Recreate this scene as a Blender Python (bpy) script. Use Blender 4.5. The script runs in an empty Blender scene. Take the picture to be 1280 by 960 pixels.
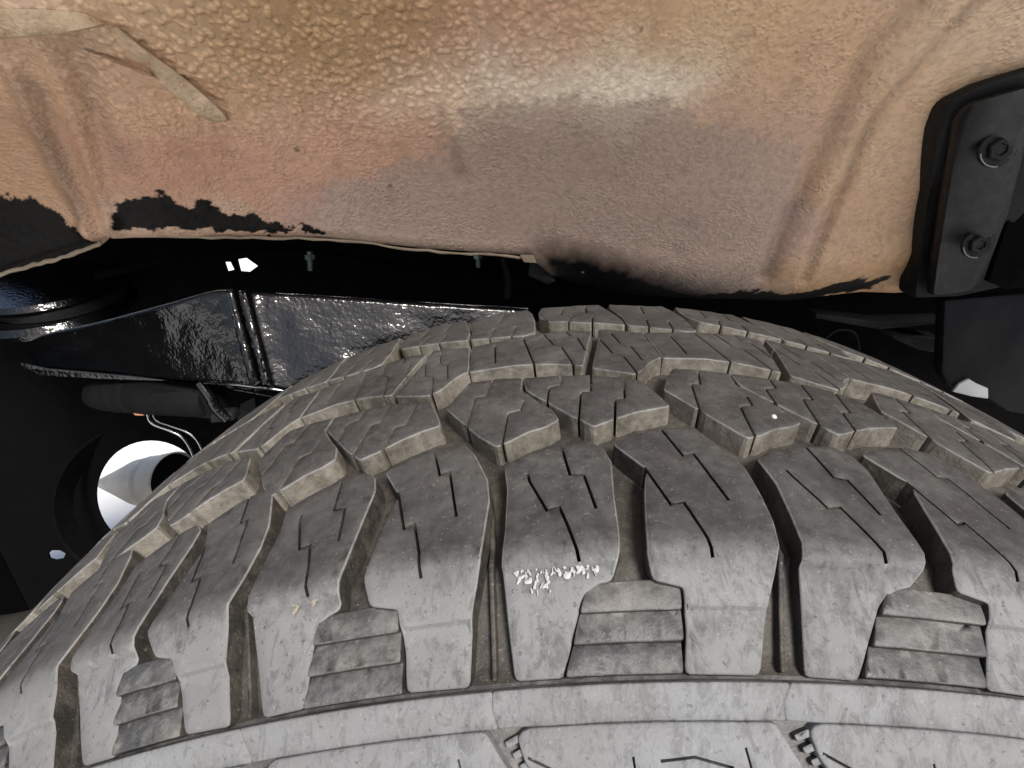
import bpy, bmesh, math, random
import numpy as np
from mathutils import Vector, noise
from mathutils.geometry import delaunay_2d_cdt
random.seed(4)
R_ = math.radians
C = bpy.context.scene.collection

# ------------------------------------------------------------------ camera, sky, sun, exposure
CAM = np.array([-0.05415, -0.11199, 0.49042])
YAW, PIT, FPX = -0.02052, -0.44058, 701.1
cam = bpy.data.cameras.new('camera'); cam_o = bpy.data.objects.new('camera', cam); C.objects.link(cam_o)
cam.sensor_width = 36.0; cam.lens = 36.0 * FPX / 1280.0
cam.clip_start = 0.005; cam.clip_end = 200
fw = np.array([math.sin(YAW) * math.cos(PIT), math.cos(YAW) * math.cos(PIT), math.sin(PIT)])
cam_o.location = CAM
cam_o.rotation_euler = Vector(fw).to_track_quat('-Z', 'Y').to_euler()
rt = np.cross(fw, [0, 0, 1.0]); rt /= np.linalg.norm(rt); up = np.cross(rt, fw)
bpy.context.scene.camera = cam_o

SUN_EL, SUN_AZ = R_(47), R_(24)          # the light comes from behind the camera, a little to its right
world = bpy.data.worlds.new('World'); bpy.context.scene.world = world; world.use_nodes = True
nt = world.node_tree
sky = nt.nodes.new('ShaderNodeTexSky'); sky.sky_type = 'NISHITA'; sky.sun_disc = False
sky.sun_elevation = SUN_EL; sky.sun_rotation = math.pi - SUN_AZ; sky.dust_density = 3.0; sky.air_density = 1.0
bg = nt.nodes['Background']; bg.inputs[1].default_value = 0.085
nt.links.new(sky.outputs[0], bg.inputs[0])
sun = bpy.data.lights.new('sun', 'SUN'); sun.energy = 3.7; sun.angle = R_(15); sun.color = (1.0, .965, .91)
sun_o = bpy.data.objects.new('sun', sun); C.objects.link(sun_o)
sdir = Vector((math.sin(SUN_AZ) * math.cos(SUN_EL), -math.cos(SUN_AZ) * math.cos(SUN_EL), math.sin(SUN_EL)))
sun_o.rotation_euler = sdir.to_track_quat('Z', 'Y').to_euler()
sun_o.location = (0, -3, 3)
vs = bpy.context.scene.view_settings
vs.view_transform = 'Standard'; vs.look = 'None'; vs.gamma = 1.0; vs.use_curve_mapping = False; vs.exposure = 0.76

# ------------------------------------------------------------------ helpers
def at(px, py, Y):
    """The point at depth Y that shows at photograph pixel (px, py)."""
    d = fw * FPX + rt * (px - 640) + up * (480 - py)
    return CAM + d * ((Y - CAM[1]) / d[1])

def tag(o, label=None, cat=None, group=None, kind=None):
    if label: o['label'] = label
    if cat: o['category'] = cat
    if group: o['group'] = group
    if kind: o['kind'] = kind
    return o

def empty(name, loc, label, cat, group=None):
    o = bpy.data.objects.new(name, None); C.objects.link(o); o.location = loc
    o.empty_display_size = .02
    return tag(o, label, cat, group)

def mesh_obj(name, verts, faces, mats, parent=None, smooth=None, mat_idx=None):
    me = bpy.data.meshes.new(name)
    me.from_pydata([tuple(v) for v in verts], [], faces)
    for m in (mats if isinstance(mats, (list, tuple)) else [mats]): me.materials.append(m)
    if smooth is not None:
        me.polygons.foreach_set('use_smooth', smooth if not isinstance(smooth, bool) else [smooth] * len(faces))
    if mat_idx is not None: me.polygons.foreach_set('material_index', mat_idx)
    me.update()
    o = bpy.data.objects.new(name, me); C.objects.link(o)
    if parent is not None:
        o.parent = parent
        o.matrix_parent_inverse = parent_inverse(parent)
    return o

def parent_inverse(p):
    from mathutils import Matrix
    m = Matrix.Translation(p.location)
    q = p.parent
    if q is not None: m = Matrix.Translation(q.location) @ m if q.type == 'EMPTY' and p.type == 'EMPTY' else Matrix.Translation(q.location) @ Matrix.Translation(-q.location) @ m
    return m.inverted()

def bm_obj(name, bm, mat, parent=None, smooth=True, bevel=0.0, seg=2, angle=35):
    bmesh.ops.recalc_face_normals(bm, faces=bm.faces)
    if bevel:
        ed = [e for e in bm.edges if len(e.link_faces) == 2 and e.calc_face_angle(0) > R_(angle)]
        bmesh.ops.bevel(bm, geom=ed, offset=bevel, segments=seg, profile=.5, affect='EDGES', clamp_overlap=True)
    me = bpy.data.meshes.new(name); bm.to_mesh(me); bm.free()
    me.materials.append(mat)
    if smooth:
        for p in me.polygons: p.use_smooth = True
        me.set_sharp_from_angle(angle=R_(40))
    o = bpy.data.objects.new(name, me); C.objects.link(o)
    if parent is not None:
        o.parent = parent; o.matrix_parent_inverse = parent_inverse(parent)
    return o

def tube_bm(pts, r, n=10, closed_ends=True, bm=None, taper=None):
    bm = bm or bmesh.new(); rings = []
    P = [Vector(p) for p in pts]
    nrm = None
    for i, p in enumerate(P):
        t = (P[min(i + 1, len(P) - 1)] - P[max(i - 1, 0)]).normalized()
        if nrm is None:
            nrm = t.orthogonal().normalized()
        nrm = (nrm - t * nrm.dot(t)).normalized(); b = t.cross(nrm)
        rr = r if taper is None else r * taper[i]
        rings.append([bm.verts.new(p + (nrm * math.cos(2 * math.pi * k / n) + b * math.sin(2 * math.pi * k / n)) * rr) for k in range(n)])
    for a, b in zip(rings, rings[1:]):
        for k in range(n): bm.faces.new((a[k], a[(k + 1) % n], b[(k + 1) % n], b[k]))
    if closed_ends:
        bm.faces.new(rings[0][::-1]); bm.faces.new(rings[-1])
    return bm

def lathe_bm(prof, origin, axis, n=48, bm=None, ends=True):
    """prof: (distance along the axis, radius)."""
    bm = bm or bmesh.new(); o = Vector(origin); a = Vector(axis).normalized(); e = a.orthogonal().normalized(); f = a.cross(e)
    rings = [[bm.verts.new(o + a * h + (e * math.cos(2 * math.pi * k / n) + f * math.sin(2 * math.pi * k / n)) * max(r, 1e-5)) for k in range(n)] for h, r in prof]
    for p, q in zip(rings, rings[1:]):
        for k in range(n): bm.faces.new((p[k], p[(k + 1) % n], q[(k + 1) % n], q[k]))
    if ends:
        bm.faces.new(rings[0][::-1]); bm.faces.new(rings[-1])
    return bm

def slab_bm(front, back):
    """A solid between two polygons with matching corners."""
    bm = bmesh.new()
    a = [bm.verts.new(p) for p in front]; b = [bm.verts.new(p) for p in back]
    n = len(a)
    bm.faces.new(a); bm.faces.new(b[::-1])
    for i in range(n): bm.faces.new((a[i], b[i], b[(i + 1) % n], a[(i + 1) % n]))
    return bm

def smooth_line(pts, n=6):
    P = [np.array(p, float) for p in pts]; out = []
    for i in range(len(P) - 1):
        a, b, c, d = P[max(i - 1, 0)], P[i], P[i + 1], P[min(i + 2, len(P) - 1)]
        for k in range(n):
            t = k / n
            out.append(.5 * (2 * b + (c - a) * t + (2 * a - 5 * b + 4 * c - d) * t * t + (3 * b - a - 3 * c + d) * t ** 3))
    out.append(P[-1]); return out

# ------------------------------------------------------------------ materials
class NT:
    def __init__(s, name):
        s.m = bpy.data.materials.new(name); s.m.use_nodes = True; s.t = s.m.node_tree
        s.b = s.t.nodes['Principled BSDF']; s.tc = s.t.nodes.new('ShaderNodeTexCoord')
    def n(s, typ, **kw):
        nd = s.t.nodes.new(typ)
        for k, v in kw.items(): setattr(nd, k, v)
        return nd
    def l(s, a, b): s.t.links.new(a, b)
    def noise(s, scale, detail=4, rough=.6, dist=0, vec=None):
        nd = s.n('ShaderNodeTexNoise'); nd.inputs['Scale'].default_value = scale; nd.inputs['Detail'].default_value = detail
        nd.inputs['Roughness'].default_value = rough; nd.inputs['Distortion'].default_value = dist
        s.l(vec or s.tc.outputs['Object'], nd.inputs['Vector']); return nd.outputs['Fac']
    def ramp(s, fac, *stops):
        nd = s.n('ShaderNodeValToRGB'); e = nd.color_ramp.elements
        while len(e) < len(stops): e.new(.5)
        for el, (p, c) in zip(e, stops):
            el.position = p; el.color = (c, c, c, 1) if isinstance(c, (int, float)) else (*c, 1)
        s.l(fac, nd.inputs[0]); return nd.outputs[0]
    def math(s, op, a, b=None, clamp=False):
        nd = s.n('ShaderNodeMath', operation=op); nd.use_clamp = clamp
        for i, v in enumerate((a, b)):
            if v is None: continue
            if isinstance(v, (int, float)): nd.inputs[i].default_value = v
            else: s.l(v, nd.inputs[i])
        return nd.outputs[0]
    def mix(s, f, a, b, typ='MIX'):
        nd = s.n('ShaderNodeMix', data_type='RGBA', blend_type=typ)
        for i, v in ((0, f), (6, a), (7, b)):
            if isinstance(v, (int, float)): nd.inputs[i].default_value = v
            elif isinstance(v, tuple): nd.inputs[i].default_value = (*v, 1)
            else: s.l(v, nd.inputs[i])
        return nd.outputs[2]
    def bump(s, h, strength, dist, prev=None):
        nd = s.n('ShaderNodeBump'); nd.inputs['Strength'].default_value = strength; nd.inputs['Distance'].default_value = dist
        s.l(h, nd.inputs['Height'])
        if prev: s.l(prev, nd.inputs['Normal'])
        return nd.outputs[0]
    def out(s, col=None, rough=None, normal=None, metal=None, spec=None, coat=None):
        for k, v in (('Base Color', col), ('Roughness', rough), ('Normal', normal), ('Metallic', metal), ('Specular IOR Level', spec), ('Coat Weight', coat)):
            if v is None: continue
            if isinstance(v, (int, float)): s.b.inputs[k].default_value = v
            elif isinstance(v, tuple): s.b.inputs[k].default_value = (*v, 1)
            else: s.l(v, s.b.inputs[k])
        return s.m

def simple(name, col, rough, metal=0, bump=0, scale=300, var=.25, spec=.5):
    k = NT(name)
    f = k.noise(scale * .12, 5)
    c = k.mix(f, tuple(x * (1 - var) for x in col), tuple(x * (1 + var) for x in col))
    nb = k.bump(k.noise(scale, 4), bump, .001) if bump else None
    return k.out(c, k.ramp(k.noise(scale * .3), (.3, max(0, rough - .1)), (.7, min(1, rough + .1))), nb, metal, spec)

def rubber(name, base, dusty, dust_lo, dust_hi, shoulder=True, bump=.35, stw=.34, stscale=260, sd=(.168, .171, .175)):
    """Worn rubber; the dust sits in blotches and lies thicker on the shoulder, away from the contact patch."""
    k = NT(name)
    a = k.noise(38, 6, .65, .4); b = k.noise(260, 5, .7); c2 = k.noise(1100, 3, .6)
    d = k.math('ADD', k.math('MULTIPLY', a, .55), k.math('MULTIPLY', b, .45))
    sep = k.n('ShaderNodeSeparateXYZ'); k.l(k.tc.outputs['Object'], sep.inputs[0])
    if shoulder:
        mr = k.n('ShaderNodeMapRange'); mr.inputs[1].default_value = .006; mr.inputs[2].default_value = -.008; mr.inputs[3].default_value = 0; mr.inputs[4].default_value = 1; mr.clamp = True
        k.l(sep.outputs[1], mr.inputs[0])
        # fine wavy streaks of dried mud on the shoulder
        mp = k.n('ShaderNodeMapping'); mp.inputs['Scale'].default_value = (1.0, .45, .45); k.l(k.tc.outputs['Object'], mp.inputs[0])
        st = k.ramp(k.noise(stscale, 6, .78, .7, mp.outputs[0]), (.36, 0.0), (.62, 1.0))
        d = k.math('ADD', d, k.math('MULTIPLY', mr.outputs[0], k.math('SUBTRACT', k.math('MULTIPLY', st, stw), -.06 + (stw - .34) * .35)))
        # more dust towards the side the wheel throws it to
        mx = k.n('ShaderNodeMapRange'); mx.inputs[1].default_value = .0; mx.inputs[2].default_value = -.25; mx.inputs[3].default_value = 0; mx.inputs[4].default_value = .15; mx.clamp = True
        k.l(sep.outputs[0], mx.inputs[0]); d = k.math('ADD', d, mx.outputs[0])
    m = k.ramp(d, (dust_lo, 0.0), (dust_hi, 1.0))
    tint = k.mix(k.noise(22, 3), base, tuple(x * 1.35 for x in base))
    dcol = k.mix(k.noise(60, 4), dusty, tuple(x * f for x, f in zip(dusty, (.80, .80, .82))))
    if shoulder: dcol = k.mix(mr.outputs[0], dcol, k.mix(k.noise(45, 4), sd, (.112, .110, .106)))
    col = k.mix(m, tint, dcol)
    speck = k.ramp(c2, (.64, 0.0), (.70, 1.0)); dspeck = k.ramp(k.noise(700, 3, .6), (.30, 1.0), (.37, 0.0))
    col = k.mix(k.math('MULTIPLY', speck, .35), col, (.26, .25, .23))
    col = k.mix(k.math('MULTIPLY', dspeck, .55), col, tuple(x * .6 for x in base))
    n1 = k.bump(b, bump, .0006); n2 = k.bump(c2, bump * .8, .0003, n1)
    return k.out(col, k.ramp(d, (.35, .43), (.7, .80)), n2, 0, .42)

M = {}
M['tread'] = rubber('worn_tread_rubber', (.0235, .0238, .0242), (.086, .084, .080), .44, .78)
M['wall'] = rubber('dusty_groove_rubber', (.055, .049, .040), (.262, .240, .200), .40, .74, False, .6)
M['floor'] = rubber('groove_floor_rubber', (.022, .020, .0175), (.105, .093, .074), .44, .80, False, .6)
M['wall_dark'] = rubber('shaded_groove_rubber', (.020, .0185, .016), (.120, .104, .080), .46, .78, False, .6)  # shade in the shoulder grooves, painted as a darker wall colour
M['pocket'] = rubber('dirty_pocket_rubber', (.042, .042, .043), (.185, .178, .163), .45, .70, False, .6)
M['edge_lit'] = rubber('lit_worn_edge_rubber', (.042, .042, .042), (.20, .197, .19), .38, .72, True, .3)  # lit block edges painted in as paler rubber, over some wear
M['side'] = rubber('dusty_sidewall_rubber', (.058, .058, .059), (.245, .243, .238), .40, .86, True, .6, .56, 340, (.172, .177, .185))
M['gloss_black'] = None
def gloss_black():
    k = NT('glossy_black_chassis_paint')
    f = k.noise(300, 2, .5); g = k.noise(75, 3)
    n1 = k.bump(f, .42, .0007); n2 = k.bump(g, .35, .0018, n1)
    return k.out(k.mix(k.noise(30), (.002, .0021, .0022), (.005, .0052, .0055)), k.ramp(g, (.3, .10), (.7, .20)), n2, 0, .6)
M['gloss_black'] = gloss_black()
M['matt_black'] = simple('matt_black_underbody', (.0022, .0022, .0024), .9, 0, .3, 220, .4, .06)
M['black_part'] = simple('dusty_black_rubber_part', (.0075, .0078, .008), .65, 0, .7, 230, .5, .3)
M['satin_black'] = simple('satin_black_plastic', (.0075, .0083, .009), .48, 0, .18, 500, .25, .4)
M['grey_plate'] = simple('dark_grey_plastic', (.0055, .0064, .008), .7, 0, .4, 120, .6, .18)
M['soot'] = simple('sooty_black_rubber', (.005, .0052, .0055), .75, 0, .9, 200, .6, .12)
M['steel'] = simple('bare_steel_tube', (.45, .45, .46), .25, 1, .1, 400, .2)
M['zinc'] = simple('greenish_zinc_stud', (.16, .21, .19), .4, .6, .2, 400, .3)
M['copper'] = simple('copper_clip', (.55, .25, .14), .45, .4, .2, 300, .3)
M['rustlip'] = simple('worn_bare_metal_lip', (.26, .21, .15), .6, .2, .6, 350, .5)
M['sealer'] = simple('pale_seam_sealer', (.47, .36, .245), .5, 0, .9, 240, .25)
M['white'] = simple('white_chalk_mark', (.34, .34, .336), .95, 0, .3, 500, .1)
M['mud'] = simple('dried_mud', (.20, .18, .145), .95, 0, .9, 420, .35)
M['concrete'] = simple('pale_concrete', (.74, .73, .71), .85, 0, .3, 60, .10)
M['pale_pipe'] = simple('pale_metal_pipe', (.76, .67, .55), .5, 0, .2, 90, .3)
M['cast'] = simple('rough_dark_gravel', (.018, .016, .014), .7, 0, 1.0, 160, .6)

# ------------------------------------------------------------------ the tyre
RT, W, K = 0.400, 0.2022, 0.006369
_mir = lambda lst: lst
def prof_q(q):
    """q in metres across the tyre -> (y, r) of the outer surface and its outward normal in the (y, r) plane."""
    def raw(q):
        mirrored = q > W / 2
        s = W - q if mirrored else q
        if s >= 0: y, r = s, RT - K * ((s - W / 2) / (W / 2)) ** 2
        elif s >= -.026: y, r = s, RT - K + s * (.0211 - .006369) / .026
        else:
            k = -.026 - s
            k1 = min(k, .03); y, r = -.026 - .68 * k1, .3789 - .73 * k1
            if k > .03:
                e = k - .03; a = e / .09
                y += -.68 * e * max(0, 1 - .9 * a) ; r += -.73 * e - .27 * e * min(1, a)
        return (W - y if mirrored else y), r
    y, r = raw(q)
    e = .0035
    y0, r0 = raw(q - e); y1, r1 = raw(q + e)
    t = np.array([y1 - y0, r1 - r0]); t /= np.linalg.norm(t)
    return y, r, -t[1], t[0]
_tab_q = np.linspace(-.15, W + .15, 1400)
_tab = np.array([prof_q(q) for q in _tab_q])
def tyre_pt(u, q, h):
    """u along the circumference (m, at the crown), q across, h above the outer surface."""
    u = np.asarray(u, float); q = np.asarray(q, float)
    y, r, ny, nr = (np.interp(q, _tab_q, _tab[:, i]) for i in range(4))
    l = np.hypot(ny, nr); y = y + ny / l * h; r = r + nr / l * h
    th = u / RT
    return np.stack([r * np.sin(th), y, r * np.cos(th)], -1)

def lean(u, q):
    """The shoulder blocks lean a little: their feet stand closer together than their heads (mm)."""
    us = (u + 1256.64) % 2513.27 - 1256.64
    return u - .105 * np.clip(us + 60, -120, 120) * np.clip(-q / 26, 0, 1.25)

def floor_depth(q):
    s = np.minimum(q, W - q)
    return np.interp(s, [-.14, -.050, -.028, -.0265, -.024, -.004, .004], [.0015, .0015, .0018, .0035, .0055, .0070, .0078])

def in_poly(p, poly):
    x, y = p[:, 0], p[:, 1]; c = np.zeros(len(p), bool); n = len(poly); j = n - 1
    for i in range(n):
        xi, yi = poly[i]; xj, yj = poly[j]
        if yi != yj: c ^= ((yi > y) != (yj > y)) & (x < (xj - xi) * (y - yi) / (yj - yi) + xi)
        j = i
    return c

def seg_pts(poly, step, closed=True):
    out = []; n = len(poly)
    for i in range(n if closed else n - 1):
        a, b = np.array(poly[i], float), np.array(poly[(i + 1) % n], float)
        k = max(1, int(math.ceil(np.linalg.norm(b - a) / step)))
        for t in range(k): out.append(a + (b - a) * t / k)
    if not closed: out.append(np.array(poly[-1], float))
    return out

def round_poly(poly, r=1.0):
    out = []; n = len(poly)
    for i in range(n):
        p, a, b = (np.array(poly[j % n], float) for j in (i, i - 1, i + 1))
        da, db = np.linalg.norm(a - p), np.linalg.norm(b - p)
        k = min(r, .35 * da, .35 * db)
        p1, p2 = p + (a - p) / da * k, p + (b - p) / db * k
        out += [p1, .25 * p1 + .5 * p + .25 * p2, p2]
    return out

def thicken(line, w):
    P = [np.array(p, float) for p in line]; L, Rr = [], []
    for i, p in enumerate(P):
        d0 = P[i] - P[i - 1] if i else P[1] - P[0]; d1 = P[i + 1] - P[i] if i < len(P) - 1 else d0
        d0 = d0 / np.linalg.norm(d0); d1 = d1 / np.linalg.norm(d1); t = d0 + d1; t /= np.linalg.norm(t)
        n = np.array([-t[1], t[0]]); s = w / max(.5, float(n @ np.array([-d0[1], d0[0]])))
        L.append(p + n * s); Rr.append(p - n * s)
    return L + Rr[::-1]

def seg_dist(p, poly):
    best = 9e9; n = len(poly)
    for i in range(n):
        a, b = np.array(poly[i]), np.array(poly[(i + 1) % n]); ab = b - a
        t = np.clip(((p - a) @ ab) / (ab @ ab + 1e-12), 0, 1); best = min(best, np.linalg.norm(p - a - t * ab))
    return best

def block(name, poly, sipes, parent, mats, h=None, depth=None, step=3.2, wsipe=.52, bev=.45, draft=.35, floor_extra=.8, rough=.10, rnd=1.1, sipe_depth=6.5, rows=()):
    """One rubber block. poly, sipes in mm (u, q); h(u,q): extra height in mm."""
    poly = round_poly(poly, rnd)
    out = seg_pts(poly, step)
    loops = [out]; cuts = []
    for s in sipes:
        s = [np.array(p, float) for p in s]
        for e, i in ((0, 1), (-1, -2)):
            if seg_dist(s[e], poly) < 3.0 or not in_poly(np.array([s[e]]), poly)[0]:
                d = s[e] - s[i]; s[e] = s[e] + d / np.linalg.norm(d) * 3.2
        c = thicken(s, wsipe); cuts.append(c); loops.append(seg_pts(c, step))
    V, E = [], []
    for lp in loops:
        n0 = len(V); V += [Vector((float(p[0]), float(p[1]))) for p in lp]
        E += [(n0 + i, n0 + (i + 1) % len(lp)) for i in range(len(lp))]
    A = np.array(out); lo, hi = A.min(0), A.max(0)
    rs = random.Random(len(out) * 7 + int(lo[0] * 10))
    g = np.array([(x + rs.uniform(-1, 1), y + rs.uniform(-1, 1)) for x in np.arange(lo[0], hi[0], 4.5) for y in np.arange(lo[1], hi[1], 4.5)])
    for q_ in rows:
        ex = np.array([(x, q_) for x in np.arange(lo[0] + .4, hi[0], 1.7)]); g = np.concatenate([g, ex]) if len(g) else ex
    if len(g):
        g = g[in_poly(g, poly)]
        for c in cuts:
            if len(g): g = g[~in_poly(g, thicken([c[0], c[len(c) // 2]], 1.2))]
        V += [Vector((float(p[0]), float(p[1]))) for p in g]
    r = delaunay_2d_cdt(V, E, [], 0, 1e-4)
    P = np.array([(v.x, v.y) for v in r[0]]); F = np.array([f for f in r[2] if len(f) == 3])
    cen = P[F].mean(1)
    keep = in_poly(cen, [tuple(p) for p in out])
    for c in cuts: keep &= ~in_poly(cen, [tuple(p) for p in c])
    F = F[keep]
    a = P[F[:, 1]] - P[F[:, 0]]; b = P[F[:, 2]] - P[F[:, 0]]
    cr = a[:, 0] * b[:, 1] - a[:, 1] * b[:, 0]
    F[cr < 0] = F[cr < 0][:, ::-1]; F = F[np.abs(cr) > 1e-7]
    ed = {}
    for f in F:
        for i in range(3): ed[(f[i], f[(i + 1) % 3])] = 1
    bd = [e for e in ed if (e[1], e[0]) not in ed]
    used = sorted(set(F.ravel())); rem = {v: i for i, v in enumerate(used)}
    P = P[used]; F = [tuple(rem[i] for i in f) for f in F]; bd = [(rem[i], rem[j]) for i, j in bd]
    nrm = np.zeros_like(P)
    for i, j in bd:
        d = P[j] - P[i]; n = np.array([d[1], -d[0]]); n /= (np.linalg.norm(n) + 1e-9); nrm[i] += n; nrm[j] += n
    ln = np.linalg.norm(nrm, axis=1)
    bv = [i for i in range(len(P)) if ln[i] > 0]
    nrm[bv] /= np.maximum(ln[bv], 1e-6)[:, None]
    # is the border vertex on a sipe wall?
    out_l = [tuple(p) for p in out]
    onsipe = {i: any(True for c in cuts if seg_dist(P[i], c) < .05) for i in bv}
    hh = np.zeros(len(P)) if h is None else h(P[:, 0], P[:, 1])
    jit = np.array([noise.noise((p[0] * .11, p[1] * .11, lo[0])) for p in P]) * rough * 2
    top = tyre_pt(lean(P[:, 0], P[:, 1]) / 1e3, P[:, 1] / 1e3, (hh + jit - 0.0) / 1e3)
    idx = {v: k for k, v in enumerate(bv)}
    Pb, nb, hb, jb = P[bv], nrm[bv], hh[bv], jit[bv]
    sp = np.array([onsipe[i] for i in bv])
    o1 = np.where(sp, .10, bev)[:, None]; d1 = np.where(sp, .12, bev)
    o2 = np.where(sp, .0, draft)[:, None]
    P1 = Pb + nb * o1; P2 = Pb + nb * (o1 + o2)
    ring1 = tyre_pt(lean(P1[:, 0], P1[:, 1]) / 1e3, P1[:, 1] / 1e3, (hb + jb - d1) / 1e3)
    dep = (floor_depth(P2[:, 1] / 1e3) * 1e3 + floor_extra) if depth is None else np.full(len(P2), depth)
    dep = np.where(sp, np.minimum(dep, sipe_depth + 3), dep)
    ring2 = tyre_pt(lean(P2[:, 0], P2[:, 1]) / 1e3, P2[:, 1] / 1e3, -dep / 1e3)
    n0, n1 = len(P), len(P) + len(bv)
    V3 = np.concatenate([top, ring1, ring2])
    faces = list(F); mi = [0] * len(F); sm = [True] * len(F)
    if rows:
        hd = np.array([hh[list(f)].max() - hh[list(f)].min() for f in F])
        for i_ in np.nonzero(hd > .5)[0]: sm[i_] = False; mi[i_] = 2
    for i, j in bd:
        a, b = idx[i], idx[j]
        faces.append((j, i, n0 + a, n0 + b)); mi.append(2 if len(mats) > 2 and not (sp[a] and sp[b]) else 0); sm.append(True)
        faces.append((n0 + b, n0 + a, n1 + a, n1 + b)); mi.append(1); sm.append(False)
    return mesh_obj(name, V3, faces, mats, parent, sm, mi)

tyre = empty('car_tyre', (0, 0, -.395), 'worn all-terrain tyre with dusty chunky tread blocks under the tan wheel arch', 'tyre')

# carcass
def carcass():
    qs = np.concatenate([np.linspace(-.15, -.03, 22), np.linspace(-.0285, .006, 14), np.linspace(.012, W - .012, 30), np.linspace(W - .006, W + .0285, 14), np.linspace(W + .03, W + .15, 22)])
    N = 540; V = []; F = []
    us = np.arange(N) / N * 2 * math.pi * RT
    for i, u in enumerate(us):
        rough = np.array([noise.noise((u * 300, q * 500, 2)) for q in qs]) * .0003
        V.append(tyre_pt(np.full(len(qs), u), qs, -floor_depth(qs) + rough))
    V = np.concatenate(V); n = len(qs); mi = []
    for i in range(N):
        j = (i + 1) % N
        for k in range(n - 1):
            F.append((i * n + k, j * n + k, j * n + k + 1, i * n + k + 1))
            mi.append(0 if -.028 < qs[k] < W + .027 else 1)
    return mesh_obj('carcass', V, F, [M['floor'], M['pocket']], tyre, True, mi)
carcass()

def anchors(vis, n, circ=2 * math.pi * RT * 1000):
    """vis: {k: u}; the rest of the n pitches share the remaining circumference evenly."""
    ks = sorted(vis); a = {k: vis[k] for k in ks}
    m = n - (ks[-1] - ks[0]); rest = circ - (vis[ks[-1]] - vis[ks[0]])
    for i in range(1, m): a[ks[-1] + i] = vis[ks[-1]] + rest * i / m
    lst = [a[k] for k in sorted(a)] + [vis[ks[0]] + circ]
    return [(lst[i], lst[i + 1] - lst[i]) for i in range(n)]

rnd = random.Random(11)
def jitter(poly, a=.5): return [(x + rnd.uniform(-a, a), y + rnd.uniform(-a, a)) for x, y in poly]
def place(poly, A, T, T0, sc=1): return [(A + x * T / T0, y) for x, y in poly]
def view(A, T): 
    u = (A + T / 2 + 1256.6) % 2513.27 - 1256.6
    return -760 < u < 760

RUB = [M['tread'], M['wall'], M['edge_lit']]; RUBS = [M['tread'], M['wall_dark'], M['edge_lit']]
# outer shoulder blocks: two per pitch, the first carries a raised lip, the second a lower step
P_ = [(4.5, 35), (10, 38.5), (20, 42.5), (31, 44.5), (35.5, 40), (36.8, 33), (35.6, 18), (34.6, 4), (33.8, -2), (32.2, -6.6), (28.5, -7.4), (24.2, -10.5), (19, -25.6), (5.8, -25.6), (5, -14), (4.5, -3), (5, 8), (6, 24)]
Q_ = [(39.5, 42), (49, 47.5), (58, 50.5), (66, 50), (70.5, 43), (76, 30), (77, 20), (76, 8), (74.6, -1), (73.8, -6), (72, -12), (70, -25.6), (51.5, -25.6), (52, -18), (51, -8.6), (43.2, -7.2), (41.6, -2), (43, 6), (45, 18), (47, 29)]
SP = [[(11.5, 30), (12, 27), (16.5, 14), (20, 15), (22, 8), (24.5, -3)], [(22.5, 42), (24, 28), (28, 27.6), (30, 13.5)]]
SQ = [[(47.3, 27), (51, 13.7), (54.3, 14.8), (57, 4), (58.5, -3)], [(55.5, 50), (59.5, 35), (63, 36), (67.5, 15.5)]]
def hP(u, q):
    return np.where(q < -3.4, -1.9 * np.clip((-3.4 - q) / .5, 0, 1), 0)
def hQ(u, q):
    return np.where(q < -13.2, -1.3 * np.clip((-13.2 - q) / .5, 0, 1), 0)
S_vis = {-3: -201, -2: -138, -1: -64.5, 0: 13, 1: 94, 2: 172}
S_anch = anchors(S_vis, 33)
for A, T in S_anch:
    if not view(A, T): continue
    s = T / 77
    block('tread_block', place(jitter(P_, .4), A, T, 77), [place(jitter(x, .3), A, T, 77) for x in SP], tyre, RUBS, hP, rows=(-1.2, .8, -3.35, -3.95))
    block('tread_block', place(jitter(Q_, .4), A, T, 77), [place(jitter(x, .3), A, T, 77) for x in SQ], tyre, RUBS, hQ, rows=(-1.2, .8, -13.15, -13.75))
    # louvred pocket between the two: three steps, each rising to a sharp outer edge
    for j in range(3):
        q1 = -7.3 - j * 6.1; q0 = q1 - 6.1
        xl = lambda q: 25.0 + (q + 11) * (5.2 / 14.6)
        xr = lambda q: 50.2 if q > -18 else 50.2
        pl = [(xl(q1) + .2, q1), (xr(q1), q1), (xr(q0), q0 + .15), (xl(q0) + .2, q0 + .15)]
        hs = lambda u, q, q1=q1: -.45 - 2.1 * np.clip(1 - (q1 - q) / 5.0, 0, 1)
        block('step_fin', place(jitter(pl, .15), A, T, 77), [], tyre, [M['pocket'], M['floor']], hs, None, 1.6, bev=.3, draft=.2, rough=.35, rnd=.3)
    # thin rib standing on the floor of the long groove
    rb = [(-.9, 22), (.2, 22), (1.0, 8), (.8, -8), (.6, -25), (-.3, -25), (-.1, -8), (0, 8)]
    dd = lambda u, q: -floor_depth(q / 1e3) * 1e3 + 2.6
    block('groove_rib', place(rb, A, T, 77), [], tyre, [M['wall_dark'], M['floor']], dd, None, 3, bev=.2, draft=.3, rough=.1, rnd=.3)

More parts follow.
